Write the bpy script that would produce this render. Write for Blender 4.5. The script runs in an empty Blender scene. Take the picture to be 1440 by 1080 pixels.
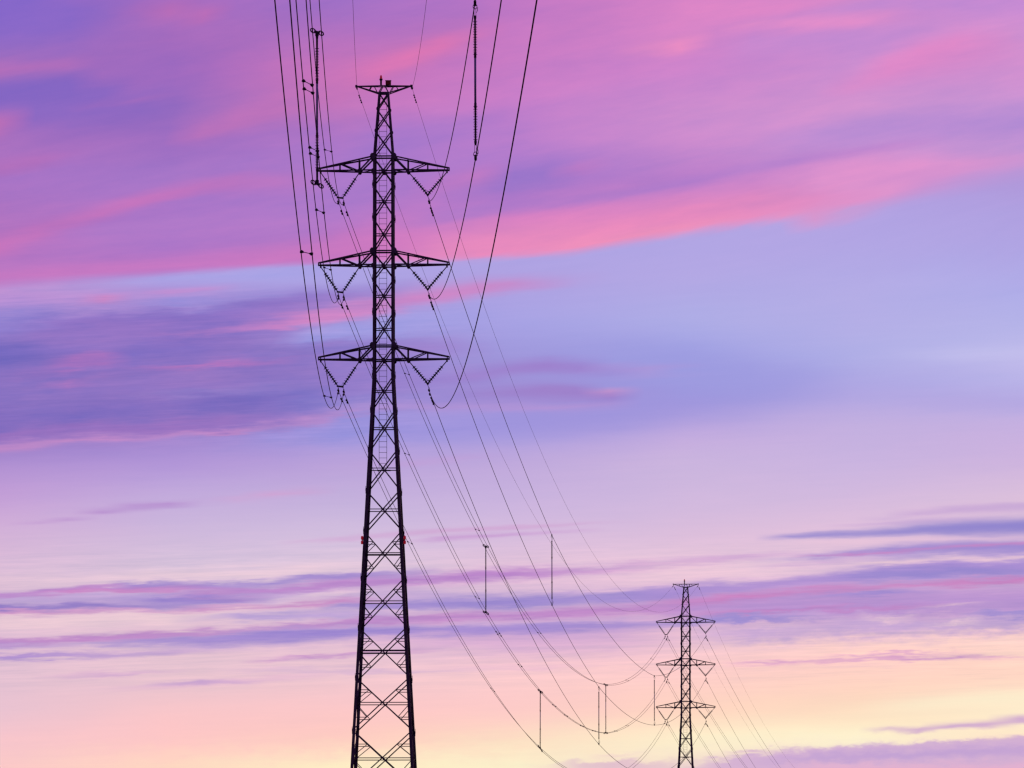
import bpy, math
import numpy as np
from mathutils import Vector, Matrix

# ------------------------------------------------------------------ camera
F_PX, HOR, ZC = 8750.0, 1398.0, 1.7          # focal length in pixels of a 1440 px wide picture, horizon row, eye height
sc = bpy.context.scene
cd = bpy.data.cameras.new('camera'); cam = bpy.data.objects.new('camera', cd)
sc.collection.objects.link(cam); sc.camera = cam
cd.sensor_width = 36.0; cd.lens = F_PX / 1440 * 36.0
cd.shift_y = (HOR - 540) / 1440
cd.clip_start = 0.5; cd.clip_end = 40000
cam.location = (0, 0, ZC); cam.rotation_euler = (math.radians(90), 0, 0)

# ------------------------------------------------------------------ sky and light
SUN_EL, SUN_AZ = math.radians(1.5), math.radians(24)      # dawn sun just over the horizon, to the right behind the pylons
world = bpy.data.worlds.new('World'); sc.world = world; world.use_nodes = True
WT = world.node_tree; WN = WT.nodes; WL = WT.links
WN.clear()

def s2l(c):
    c = np.asarray(c, float) / 255.0
    return np.where(c <= 0.04045, c / 12.92, ((c + 0.055) / 1.055) ** 2.4)

def sstep(t):
    t = np.clip(t, 0, 1); return t * t * (3 - 2 * t)

# -- the cloud field: sky angle (u to the right, v down; unit 1/8750 rad) -> colour.  Written as layers of cloud:
#    an upper veil, the clear band under it, and single streaks.
COLX = [0, 240, 480, 720, 960, 1200, 1440]
UP_Y = [0, 50, 100, 150, 200, 250, 300, 350, 400]
UPPER = [
 [(136,106,200),(146,108,196),(164,110,190),(142,106,196),(166,112,192),(166,116,198),(174,116,194),(184,118,194),(186,122,198)],
 [(164,108,192),(166,108,190),(160,107,192),(152,107,192),(158,110,194),(164,118,200),(170,118,200),(174,118,200),(184,122,198)],
 [(160,112,198),(178,114,192),(200,116,186),(196,120,190),(176,120,200),(170,122,202),(176,122,202),(194,122,196),(204,124,196)],
 [(186,118,196),(198,122,196),(198,124,198),(194,126,202),(184,126,204),(172,122,204),(206,126,196),(234,142,190),(236,145,192)],
 [(212,130,198),(210,132,200),(204,132,204),(206,140,206),(200,138,206),(190,128,202),(224,136,194),(236,145,192),(236,145,192)],
 [(212,140,204),(198,138,208),(202,142,208),(206,146,208),(196,144,210),(214,140,204),(228,150,202),(228,150,204),(228,150,204)],
 [(196,138,210),(206,144,208),(208,144,208),(200,148,212),(194,148,212),(190,150,214),(188,150,214),(188,150,214),(188,150,214)]]
LO_Y = [250,300,350,400,450,500,550,600,650,700,750,800,850,900,950,1000,1040,1080]
LOWER = [
 [(178,150,216),(178,150,216),(178,150,216),(180,146,212),(156,138,212),(136,116,198),(142,120,198),(140,114,194),(176,144,210),(196,160,215),(211,178,216),(219,188,215),(222,190,212),(224,190,212),(226,192,210),(235,195,209),(246,197,204),(251,201,200)],
 [(172,158,222),(172,158,222),(172,158,222),(170,152,220),(158,132,206),(145,122,200),(142,120,198),(155,132,206),(178,150,216),(196,172,220),(206,184,220),(216,194,218),(224,194,214),(228,194,210),(232,196,208),(248,198,202),(254,200,198),(254,216,194)],
 [(174,163,228),(174,163,228),(174,163,228),(172,162,226),(158,148,218),(150,132,206),(155,135,208),(165,152,220),(186,162,218),(196,176,220),(210,190,222),(222,198,220),(228,196,214),(230,194,212),(238,198,208),(252,200,200),(254,206,194),(253,238,198)],
 [(174,163,228),(174,163,228),(174,163,228),(174,162,226),(168,162,228),(160,152,220),(160,146,216),(166,154,222),(190,168,220),(200,178,222),(214,188,222),(226,194,218),(220,186,216),(224,184,214),(248,202,206),(254,204,200),(253,222,196),(252,240,204)],
 [(178,166,228),(178,166,228),(178,166,228),(178,168,228),(174,172,230),(158,158,226),(158,154,222),(190,168,223),(203,180,222),(208,184,222),(220,190,220),(232,198,218),(224,184,214),(238,196,210),(254,206,202),(254,214,194),(254,238,204),(245,222,205)],
 [(178,160,226),(178,163,227),(178,166,228),(180,172,230),(180,174,230),(176,174,230),(176,166,226),(196,176,224),(202,180,224),(212,186,222),(226,194,220),(226,194,216),(218,178,214),(252,208,206),(254,210,196),(254,222,194),(253,240,208),(236,195,208)],
 [(176,152,218),(176,160,224),(176,166,228),(177,173,232),(180,178,232),(190,185,234),(184,176,230),(198,176,224),(206,180,222),(220,192,220),(218,188,216),(212,182,214),(225,185,210),(254,212,204),(254,214,196),(254,236,204),(254,226,202),(225,178,208)]]
UPPER = np.array(UPPER, float); LOWER = np.array(LOWER, float)
BND = [(-200,415,12),(0,401,11),(180,388,8),(300,380,6),(420,371,5),(480,368,4),(600,367,4),(720,361,4),(810,352,5),(900,338,5),
       (960,329,4),(1030,317,4),(1060,313,4),(1120,311,4),(1190,310,4),(1206,302,5),(1250,286,9),(1300,270,14),(1350,258,20),(1440,242,26),(1640,220,30)]
# streaks: (points (u, v, width above, width below, strength), colour)
ST = []
def st(col, *pts):
    ST.append((col, np.array([(p + (1.0,))[:5] if len(p) == 4 else p for p in pts], float)))
# upper veil
st((136,104,202),(-200,10,40,40,.9),(0,15,40,40,.9),(90,20,35,35,.8),(170,20,20,20,0))
st((192,110,182),(170,14,8,8,0),(230,14,12,10,.7),(290,22,12,9,.7),(340,32,8,6,0))
st((186,112,186),(-200,102,12,8,.7),(0,98,10,7,.7),(90,93,9,4,.7),(150,88,6,4,0))
st((130,102,196),(-200,130,14,22,.85),(0,130,14,22,.85),(100,120,14,30,.8),(170,140,14,20,.5),(260,150,12,12,0))
st((190,112,184),(-200,172,16,18,.9),(0,174,16,16,.9),(24,178,14,12,.8),(42,184,8,8,0))
st((134,104,196),(20,152,8,10,0),(60,158,10,16,.6),(130,165,10,14,0))
st((188,112,184),(135,146,4,4,0),(160,143,5,3,.7),(185,143,5,3,.7),(200,145,3,3,0))
st((182,112,188),(-200,245,16,10,.8),(0,238,14,9,.8),(60,228,12,7,.8),(85,221,9,5,.6),(112,222,6,4,0))
st((196,116,186),(250,195,14,10,0),(290,185,18,12,.7),(360,165,26,14,.8),(420,140,30,22,.85),(480,118,30,26,.9),(540,92,28,24,.95),(600,68,24,20,.9),(660,48,20,16,.5),(720,30,14,14,0))
st((226,120,180),(470,115,14,16,0),(520,102,13,15,.55),(570,84,13,13,.85),(620,66,12,10,.85),(660,54,10,9,.4),(700,42,8,8,0))
st((200,116,188),(-200,440,20,6,.8),(-60,385,22,8,.8),(0,350,18,10,.8),(60,324,14,9,.7),(130,306,12,7,.75),(200,285,12,6,.85),(280,265,13,8,.7),(350,255,14,14,.6),(420,252,14,18,.35),(470,250,10,14,0))
st((178,124,202),(60,335,6,24,0),(140,322,5,26,.7),(260,310,8,25,.6),(400,315,12,22,.4),(470,318,12,20,0))
st((204,120,192),(-200,400,22,10,.7),(0,392,12,10,.6),(150,378,12,9,.55),(300,368,13,10,.6),(420,360,15,10,.75),(480,352,24,12,.85),(560,340,34,20,.7),(640,330,30,20,0))
st((160,118,202),(290,232,7,7,0),(340,235,6,6,.5),(400,242,5,6,.5),(450,245,5,5,0))
st((164,120,204),(490,215,24,20,0),(540,205,26,24,.8),(600,190,22,18,.7),(680,180,16,12,.4),(760,190,12,12,0))
st((206,124,194),(600,262,10,10,0),(640,256,14,12,.7),(680,250,13,12,.7),(710,244,8,8,0))
st((156,118,202),(650,272,10,12,0),(700,262,20,16,.9),(745,252,22,16,.95),(800,240,16,14,.7),(850,232,10,10,0))
st((168,122,204),(540,320,14,12,.0),(640,302,14,10,.7),(740,288,10,8,.6),(860,278,9,7,.6),(960,258,9,9,.7),(1010,246,9,8,.5),(1060,240,6,6,0))
st((232,138,190),(560,365,30,16,.0),(640,354,20,24,.6),(700,346,17,24,.75),(800,332,15,26,.8),(900,314,14,30,.85),(960,302,15,30,.8),(1020,292,17,22,.7),(1080,285,20,22,.6),(1150,278,16,22,.4),(1220,270,12,16,0))
st((242,146,188),(740,352,8,8,0),(820,342,8,9,.8),(900,330,8,9,.9),(960,322,8,8,.9),(1010,312,6,7,.7),(1060,306,5,6,.3),(1100,304,4,5,0))
st((212,126,194),(640,248,4,4,0),(660,250,5,5,0),(775,246,6,6,0),(790,244,7,8,.7),(812,238,7,8,.6),(830,232,5,5,0))
st((224,136,200),(900,22,16,12,0),(980,20,26,18,.8),(1060,14,20,10,.8),(1130,6,14,6,.7),(1200,0,8,4,0))
st((228,142,202),(1010,44,4,4,0),(1040,37,5,4,.8),(1100,37,6,4,.8),(1160,34,8,6,.9),(1230,26,10,9,.8),(1270,18,8,8,0))
st((192,138,210),(1000,70,8,14,0),(1060,60,10,18,.6),(1150,52,9,18,.55),(1240,52,8,18,.55),(1300,40,8,14,.3),(1340,30,8,12,0))
st((194,138,212),(1110,16,6,6,0),(1180,13,7,5,.5),(1250,4,8,6,.7),(1350,4,8,14,.8),(1440,8,8,12,.6),(1640,8,8,12,.6))
st((238,142,196),(880,68,6,6,0),(930,66,11,10,.7),(965,64,12,10,.95),(990,64,8,8,.4),(1005,64,4,5,0))
st((222,136,200),(1170,132,10,10,0),(1220,108,15,14,.8),(1270,85,15,22,.9),(1320,66,16,30,.95),(1370,58,14,30,.8),(1420,60,12,24,.3),(1460,60,10,20,0))
st((210,142,206),(1020,112,3,3,0),(1060,110,4,4,.5),(1115,110,3,3,.7),(1128,110,2,2,0))
st((184,140,212),(1060,205,9,8,0),(1140,195,14,14,.7),(1240,180,16,18,.85),(1340,172,18,22,.9),(1440,172,20,22,.8),(1640,172,20,22,.8))
st((182,130,206),(1000,244,7,7,0),(1060,236,7,5,.8),(1130,225,8,4,.9),(1190,217,7,4,.9),(1260,206,7,5,.7),(1330,196,6,5,0))
st((224,148,206),(1060,262,8,8,0),(1140,248,13,16,.8),(1210,240,16,18,.85),(1280,236,16,16,.8),(1360,234,10,11,.7),(1440,226,9,9,.5),(1640,222,9,9,.5))
st((226,150,206),(1120,262,9,9,0),(1170,261,10,10,.8),(1240,264,8,10,.8),(1280,272,6,4,.8),(1296,275,3,2,0))
st((206,162,214),(1240,298,2,2,0),(1262,294,4,3,.8),(1278,293,4,4,.8),(1290,292,2,2,0))
st((200,160,218),(1345,292,3,3,0),(1370,291,3,3,.7),(1392,290,2,2,0))
st((180,162,224),(1105,302,2,2,0),(1140,299,3,3,.6),(1180,297,5,4,.85),(1225,290,7,6,.9),(1270,280,6,6,0))
st((228,150,200),(1040,309,3,2,0),(1100,307,2.5,2,.8),(1170,308,2.5,2,.85),(1196,307,2,2,.6),(1206,306,1,1,0))
# left bank of cloud
st((192,146,212),(-200,428,18,20,.7),(0,420,16,18,.7),(80,425,14,18,.7),(200,420,14,16,.6),(300,418,10,12,.3),(360,416,8,8,0))
st((172,165,230),(130,398,4,8,0),(220,392,6,7,.8),(320,388,8,8,.9),(400,386,9,11,.9),(470,384,9,12,.6),(520,384,8,10,0))
st((206,136,198),(95,424,3,3,0),(125,421,5,5,.8),(150,420,6,5,.9),(172,418,4,3,0))
st((204,142,208),(190,411,3,3,0),(230,409,3,3,.7),(290,407,4,2,.7),(312,406,2,2,0))
st((168,152,222),(170,424,3,3,0),(240,424,4,4,.8),(290,426,4,5,.7),(330,422,4,4,0))
st((140,130,210),(-200,452,6,10,.7),(0,456,5,10,.7),(60,452,5,12,.5),(120,450,4,8,0))
st((144,114,196),(-200,470,24,60,0),(0,478,20,60,.2),(60,462,12,50,.85),(160,452,10,50,.9),(280,446,12,60,.9),(360,434,14,50,.9),(430,424,14,20,.8),(480,418,10,12,.7),(560,405,8,8,.3),(620,396,6,6,0))
st((140,115,194),(-200,520,60,80,.9),(0,530,50,72,.9),(120,525,45,70,.85),(240,520,40,68,.85),(360,515,35,68,.85),(450,508,30,60,.7),(540,505,22,45,.4),(620,505,16,30,0))
st((186,126,196),(200,480,4,4,0),(250,474,5,5,.55),(330,464,5,4,.6),(380,460,4,4,0))
st((196,120,192),(55,512,8,12,0),(110,512,14,12,.35),(170,508,12,12,0))
st((208,132,196),(320,466,5,4,0),(370,460,8,5,.75),(430,449,12,7,.9),(500,438,13,9,.9),(570,424,14,8,.9),(640,412,12,8,.9),(700,404,10,7,.8),(745,401,7,5,.6),(780,401,5,4,.3),(825,401,3,3,0))
st((190,150,212),(430,470,3,3,0),(470,475,3,4,0),(690,398,4,4,0),(740,392,5,4,.5),(800,390,5,4,.3),(860,390,4,4,0))
st((162,160,228),(380,478,4,4,0),(430,474,6,6,.8),(480,468,8,9,.9),(560,456,12,12,.8),(640,446,14,16,.6),(720,440,14,14,0))
st((114,104,190),(-200,504,20,14,.9),(0,500,18,12,.9),(50,495,14,12,.6),(100,492,10,10,0))
st((124,108,194),(160,506,6,6,0),(210,488,9,14,.7),(260,484,9,14,.8),(310,482,8,10,.5),(370,480,6,8,0))
st((190,118,190),(30,525,3,3,0),(70,520,6,4,.5),(120,512,8,4,.65),(150,506,9,7,.6),(165,503,8,10,0))
st((192,122,192),(60,545,3,3,0),(95,541,5,4,.55),(130,536,4,4,.5),(160,530,2,2,0))
st((186,118,190),(170,520,4,4,0),(230,517,4,4,.7),(290,513,4,4,.7),(350,508,5,4,.8),(400,503,4,4,.4),(440,500,3,3,0))
st((150,136,208),(150,565,3,3,0),(220,556,4,4,.6),(300,551,4,3,.75),(380,547,3,3,.6),(440,546,3,3,0))
st((126,107,190),(-200,602,18,12,.9),(0,596,18,10,.9),(90,588,22,12,.85),(180,576,18,18,.8),(280,570,16,18,.8),(380,562,12,14,.7),(460,560,8,10,0))
st((152,112,190),(-200,620,8,8,.8),(0,614,8,7,.8),(120,604,8,8,.8),(250,598,9,8,.8),(350,592,10,8,.7),(420,585,9,8,.4),(500,575,8,8,0))
st((198,140,200),(-200,640,6,6,.9),(0,630,5,5,.9),(90,619,4,5,.9),(180,614,3,4,.85),(270,608,3,3,.85),(350,603,3,3,.9),(420,593,4,3,.8),(480,585,5,4,.6),(560,576,5,5,0))
st((158,148,220),(330,622,6,12,0),(400,612,6,14,.8),(480,602,9,18,.9),(600,598,14,20,.9),(740,590,18,22,.9),(860,580,20,25,.85),(960,560,36,30,.8),(1040,550,34,34,.6),(1120,545,25,25,.25),(1200,545,20,20,0))
st((158,156,224),(720,520,16,16,0),(820,500,16,12,.5),(900,505,22,20,.8),(970,525,30,28,.9),(1050,530,22,26,.7),(1130,535,14,20,0))
st((164,132,206),(470,500,14,14,.3),(560,490,10,14,.85),(620,488,9,12,.7),(660,490,8,10,.3),(720,492,6,6,0))
st((158,128,204),(470,540,22,18,.6),(560,535,10,10,.3),(640,535,10,8,.7),(720,520,9,8,.85),(770,515,9,8,.95),(820,518,9,8,.8),(870,522,6,6,.35),(910,520,5,5,0))
st((186,146,210),(840,516,3,3,0),(880,516,3,3,.6),(930,516,3,3,.4),(990,514,2,2,0))
st((186,148,212),(870,532,2,2,0),(910,526,3,3,.6),(930,525,3,3,.5),(970,526,2,2,0))
st((184,148,212),(480,572,8,10,.8),(560,570,8,8,.7),(640,572,6,6,.6),(720,572,5,5,.7),(800,572,4,4,.7),(870,570,3,3,.6),(890,568,2,2,0))
st((158,128,202),(600,560,8,8,0),(680,555,8,8,.6),(740,551,9,10,.9),(790,549,8,12,.95),(840,550,7,11,.95),(880,556,5,9,.9),(900,558,4,5,0))
st((200,150,206),(820,543,2,3,0),(850,547,2,3,.8),(885,552,2,3,.9),(915,556,2,2,0))
st((194,190,236),(1240,502,6,6,0),(1330,500,9,9,.7),(1400,496,9,9,.8),(1640,496,9,9,.8))
st((178,165,224),(1240,560,12,12,0),(1320,565,14,14,.6),(1640,570,14,14,.6))
st((204,150,208),(480,650,3,3,0),(560,652,3,3,.3),(640,645,3,3,.3),(700,640,2,2,0))
# thin wisps, middle left
st((180,136,204),(25,737,1.3,1.3,0),(60,733,1.5,1.3,.6),(110,729,1.7,1.5,.6),(150,720,3.5,2,.75),(190,715,4,2.5,.85),(235,711,3.5,2.2,.85),(280,707,2.2,1.6,.7),(330,703,2,1.5,0))
st((214,160,208),(300,704,2,2,0),(350,699,2.5,2.5,.6),(400,693,3,3,.7),(440,690,3,2,.6),(470,688,2,2,0))
st((208,160,208),(400,764,2,2,0),(450,760,2,2,.6),(540,752,3,3,.5),(620,748,2.5,2,.7),(710,743,2.5,2,.7),(800,737,2,2,.5),(880,733,2,2,0))
st((198,150,208),(560,762,2,2,0),(620,757,2.5,3,.75),(680,753,2.5,3,.75),(740,751,2,2,.6),(800,746,2,2,.4),(860,744,2,2,0))
# lower bank of streaks, left half
st((238,206,218),(-200,820,8,8,.0),(100,816,8,7,.4),(260,810,10,8,.6),(420,803,9,8,.6),(500,798,8,7,.3),(560,795,8,8,0))
st((186,160,214),(-200,848,12,8,.8),(0,845,10,8,.8),(100,842,10,8,.8),(240,840,10,10,.85),(340,836,10,10,.85),(430,832,9,10,.7),(520,835,10,12,.6),(640,840,8,10,.7),(720,840,6,8,.3),(800,836,6,6,0))
st((183,130,201),(-200,842,3,4,.8),(0,837,3,4,.8),(60,832,3,4,.85),(120,829,3,4,.9),(160,825,4,4,.9),(230,826,4,3,.9),(300,829,4,4,.85),(360,832,4,4,.85),(430,826,5,5,.9),(480,822,8,7,.9),(560,816,8,8,.9),(640,812,6,7,.95),(720,806,6,7,.95),(800,804,6,6,.65),(880,798,5,5,.4),(960,792,4,4,.3),(1040,786,3,3,.25),(1100,782,3,3,0))
st((154,130,206),(150,822,2,3,0),(185,820,2,3,.9),(240,820,2,3,.9),(300,824,3,4,.6),(370,820,3,4,.8),(430,814,4,4,.85),(480,811,4,4,.85),(560,806,4,4,.5),(620,803,3,3,0))
st((199,130,194),(40,838,2,2,0),(90,834,2,2,.8),(160,829,2,2.5,.9),(220,829,2,2.5,.8),(280,835,2,3,.7),(330,841,3,3,.6),(380,843,3,3,0))
st((136,116,196),(-200,860,4,3,.95),(0,857,4,3,.95),(60,856,4,3,.85),(110,852,5,4,.9),(160,854,5,4,.85),(210,856,5,4,.8),(260,850,4,4,.6),(320,846,4,4,0))
st((148,126,204),(170,845,4,4,0),(220,844,5,4,.85),(270,842,5,4,.85),(330,842,4,4,.7),(380,846,3,4,0))
st((199,137,197),(-200,866,3,2.5,.9),(0,862.5,3,2.5,.9),(80,861,3,2,.9),(180,860,3,2,.8),(240,861,3,2.5,.8),(300,854,4,3.5,.85),(380,853,4,3.5,.8),(430,850,4,3.5,.85),(480,847,5,3.5,.9),(520,847,5,4,.5),(580,850,4,4,0))
st((240,202,216),(270,845,1,1,0),(310,852,1.5,1.2,.0),(325,853,1.4,1.2,.9),(350,853,1.4,1.2,.9),(366,852,1,1,0))
st((234,204,220),(370,846,2,2,0),(410,840,2.5,2.5,.7),(440,836,3,3,.85),(480,834,4,3,.8),(540,832,3,3,0))
st((236,204,214),(0,874,8,10,.8),(150,872,9,10,.8),(260,868,8,8,.8),(340,863,5,4,.7),(400,858,3,3,.3),(450,856,2,2,0))
st((150,132,206),(420,858,2,2,0),(455,856,2,3,.7),(480,854,3,3,.85),(560,850,6,6,.8),(660,850,8,8,.9),(740,846,9,8,.9),(820,842,9,8,.8),(900,840,8,8,.85),(960,836,8,8,.85),(1000,832,7,7,.5),(1060,828,5,5,0))
st((176,154,214),(270,872,4,4,0),(330,868,5,5,.8),(400,866,6,6,.8),(470,864,6,7,.8),(540,866,6,6,.6),(600,866,5,5,0))
st((187,132,199),(-200,908,4,4,.9),(0,905,4,4,.9),(60,902,4,4,.9),(120,898,4,5,.9),(200,894,4,5,.9),(260,890,4,4,.85),(310,887,3,4,.7),(370,883,3,4,.6),(440,879,3,4,.8),(480,876,3.5,4,.9),(560,872,5,5,.85),(640,868,5,6,.9),(720,864,5,6,.9),(800,862,6,6,.9),(880,858,7,7,.9),(960,855,8,8,.8),(1040,852,8,8,.4),(1100,850,8,8,0))
st((156,134,208),(100,909,3,3,0),(160,904,3,5,.7),(230,900,4,8,.8),(300,897,6,12,.9),(360,893,7,14,.95),(420,890,7,12,1),(480,889,7,10,1),(560,886,7,9,.9),(640,886,7,11,.9),(720,885,8,13,.95),(800,882,8,13,.9),(880,880,8,11,.85),(940,878,5,6,.5),(1000,876,4,5,0))
st((176,146,210),(-200,910,4,5,.7),(0,910,4,4,.6),(90,908,3,4,.5),(180,906,3,4,0))
st((164,134,206),(-200,928,3,4,.9),(0,925,3,3.5,.9),(60,924,3,3,.9),(110,921,3,3,.7),(180,920,4,5,.5),(240,916,4,5,.5),(320,914,3,4,0))
st((214,172,210),(480,902,6,6,0),(560,902,8,9,.6),(680,903,10,12,.8),(780,902,12,16,.8),(860,898,12,20,.7),(930,897,10,14,.4),(1000,895,8,10,0))
st((196,140,202),(350,931,1.5,1.5,0),(385,928,1.8,1.8,.7),(420,925,2,2,.9),(480,921,2,2,.8),(560,915,2.5,2.5,.5),(620,912,2,2,0))
st((206,164,208),(70,953,2,2,0),(120,950,3,2.5,.7),(180,947,3,2.5,.7),(230,946,2,2,.4),(270,945,2,2,0))
st((166,134,206),(180,965,1.5,1.5,0),(240,961,2,2,.5),(280,960,2.5,2,.85),(320,958,2.5,2,.85),(360,959,1.5,1.5,0))
st((214,178,212),(300,944,2,2,0),(380,943,3,3,.5),(480,944,3,3,.6),(560,944,2.5,2.5,.7),(640,942,2,2,.4),(700,942,2,2,0))
st((222,178,208),(600,938,1.5,1.5,0),(700,938,1.5,1.5,.5),(780,939,1.5,1.5,.5),(860,937,1.5,1.5,0))
st((222,178,210),(120,968,3,3,0),(220,966,3,3,.5),(420,952,4,4,.5),(480,950,3,3,0))
# right half, round the far pylon
st((238,202,218),(860,812,10,8,0),(930,812,12,8,.7),(1000,808,10,8,.6),(1060,806,7,7,.5),(1130,796,5,5,.5),(1200,790,4,4,.6),(1250,788,3,3,0))
st((206,160,212),(960,786,3,3,.4),(1040,782,3,3,.6),(1100,779,3,3,.4),(1140,776,3,3,0))
st((168,140,210),(880,836,7,7,0),(930,834,8,8,.6),(985,828,7,9,.8),(1060,824,6,8,.9),(1130,818,7,9,.9),(1200,811,8,10,.9),(1260,802,9,14,.95),(1330,797,9,16,1),(1440,793,9,17,1),(1640,793,9,17,1))
st((164,142,210),(1000,862,3,4,0),(1080,858,6,8,.6),(1180,852,8,10,.6),(1280,848,8,12,.65),(1380,845,8,12,.65),(1640,845,8,12,.65))
st((148,134,206),(1140,818,4,4,0),(1200,812,5,5,.6),(1290,806,6,6,.8),(1380,804,6,6,.8),(1440,806,6,6,.5),(1480,806,6,6,0))
st((184,146,208),(900,864,14,14,0),(970,858,16,14,.8),(1060,850,20,20,.95),(1160,845,20,24,.9),(1260,842,18,26,.85),(1360,840,18,28,.85),(1640,840,18,28,.85))
st((200,126,190),(960,847,4,5,.5),(1010,843,4,5,.8),(1060,839,4,4,.9),(1120,833,4,4,.6),(1180,828,4,3,.65),(1260,822,4,3,.65),(1340,819,4,4,.8),(1440,815,4,4,.85),(1640,815,4,4,.85))
st((152,134,208),(1130,838,2,2,0),(1190,834,3,3,.7),(1250,833,3,3,.8),(1310,832,3,3,0))
st((196,130,194),(950,868,3,3,0),(1010,865,3,3,.7),(1060,861,3,2.5,.8),(1120,857,2.5,2.5,.6),(1200,855,3,3,.5),(1260,852,3,3,.7),(1320,848,3,3,0))
st((156,140,210),(960,876,4,4,.5),(1000,873,5,5,.9),(1060,870,5,5,.9),(1120,870,4,5,.6),(1180,868,4,4,0))
st((154,138,208),(1340,866,3,3,0),(1380,863,4,5,.8),(1410,864,4,6,.9),(1440,864,4,7,.9),(1640,864,4,7,.9))
st((190,162,212),(980,892,8,12,0),(1020,890,9,13,.85),(1090,889,8,14,.8),(1140,884,8,14,.7),(1200,878,9,16,.85),(1260,874,9,18,.85),(1310,880,8,16,.85),(1370,878,8,12,.8),(1440,876,8,10,.8),(1640,876,8,10,.8))
st((240,204,214),(1045,885,2,3,0),(1080,880,3,4,.6),(1120,886,3,3,0),(1200,874,3,3,0),(1230,873,4,3,.6),(1260,870,4,4,.7),(1285,866,3,3,0))
st((240,204,212),(1290,852,2,2,0),(1320,853,2.5,2.5,.7),(1365,849,2,2,.5),(1400,848,2,2,0))
st((244,208,214),(1320,880,2,2,0),(1345,878,3,2.5,.7),(1370,876,2,2,0))
st((190,164,214),(1080,792,4,8,0),(1160,786,8,12,.35),(1250,778,14,16,.5),(1340,770,20,18,.55),(1640,768,22,18,.6))
st((198,166,214),(1220,734,2,2,0),(1270,724,3,4,.6),(1340,716,4,5,.8),(1440,712,4,6,.8),(1640,712,4,6,.8))
st((190,158,212),(1160,740,2,2,0),(1230,738,2,3,.5),(1290,734,3,3,.5),(1360,730,3,3,.3),(1400,728,3,3,0))
st((146,134,206),(1070,757,1.5,1.5,0),(1100,754,2,3,.8),(1150,753,3,3,.85),(1200,752,4,4,.8),(1250,749,5,4,.9),(1310,745,8,6,.95),(1370,742,9,9,1),(1440,740,10,10,1),(1640,740,10,10,1))
st((232,196,218),(1110,763,3,5,0),(1200,762,3,5,.7),(1300,758,4,4,.7),(1360,757,3,3,.5),(1440,757,2,3,.6),(1640,757,2,3,.6))
st((158,138,208),(1090,788,2,2,0),(1140,784,2.5,3,.8),(1210,776,4,5,.85),(1280,772,5,8,.9),(1350,769,6,10,.95),(1440,769,7,11,.95),(1640,769,7,11,.95))
st((206,136,196),(1120,785,1.5,1.5,0),(1160,782,1.5,1.5,.8),(1230,778,1.8,1.8,.8),(1300,773,1.5,1.5,.8),(1360,768,1.5,1.5,.8),(1440,764,1.8,1.8,.9),(1640,764,1.8,1.8,.9))
st((244,208,216),(1190,795,2,2,0),(1230,793,3,2.5,.8),(1280,792,3,2.5,.9),(1310,788,3,3,.5),(1345,785,4,3,.7),(1385,788,4,3,.8),(1420,785,4,3,.9),(1450,783,3,3,.6),(1640,783,3,3,.6))
st((206,168,214),(1060,800,2,2,0),(1110,796,2,2,.6),(1160,790,2,2,.6),(1220,786,2,2,0))
st((206,150,202),(1005,936,1.3,1.3,0),(1050,933,1.6,1.6,.8),(1110,931,1.6,1.6,.8),(1180,930,1.6,1.6,.8),(1240,928,2,2,.9),(1290,926,2,2,1),(1340,924,2.2,2,1),(1400,926,1.6,1.6,.8),(1450,926,1.2,1.2,.4),(1640,926,1.2,1.2,0))
st((212,156,204),(1140,925,1.2,1.2,0),(1200,923,1.4,1.4,.7),(1260,921,1.6,1.6,.8),(1310,919,1.4,1.4,.7),(1360,917,1.2,1.2,0))
st((236,190,206),(1090,938,1.3,1.3,0),(1200,935,1.3,1.3,.5),(1300,933,1.3,1.3,0))
st((254,238,206),(1160,1004,8,8,0),(1260,995,10,10,.5),(1380,984,10,10,.8),(1440,982,10,10,.8),(1640,982,10,10,.8))
st((204,164,208),(1225,1025,2,2,0),(1260,1024,3,3,.85),(1300,1026,3,3,.9),(1330,1022,4,3,.9),(1380,1018,4,4,.9),(1410,1018,4,3.5,.9),(1440,1012,5,4,.9),(1640,1012,5,4,.9))
st((206,168,208),(1280,1048,2,2,0),(1330,1045,2,3,.6),(1400,1040,3,4,.7),(1440,1036,3,4,.7),(1640,1036,3,4,.7))
st((208,172,212),(940,1082,4,30,0),(990,1072,4,40,.8),(1060,1066,4,40,.9),(1120,1060,5,40,.95),(1180,1056,5,40,.95),(1250,1050,5,40,.95),(1300,1047,5,40,.95),(1380,1048,5,40,.95),(1440,1042,6,40,.95),(1640,1042,6,40,.95))
st((190,158,212),(1060,1075,4,6,0),(1130,1066,4,6,.5),(1240,1062,5,8,.7),(1340,1058,6,8,.7),(1440,1054,6,8,.6),(1640,1054,6,8,.6))
st((228,178,208),(1080,1084,5,20,0),(1160,1080,6,20,.8),(1300,1080,6,20,.8),(1440,1080,6,20,.8),(1640,1080,6,20,.8))
st((206,166,208),(1040,1057,1.5,1.5,0),(1055,1056,2,2,.9),(1072,1056,1.5,1.5,0))
st((214,172,206),(760,1078,3,20,0),(790,1076,3,20,.5),(850,1073,3,20,.65),(890,1072,3,20,.65),(930,1075,4,25,.5),(960,1082,3,20,0))
st((236,200,206),(830,1064,2,2,0),(870,1062,3,2,.6),(900,1062,2,2,0))

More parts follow.
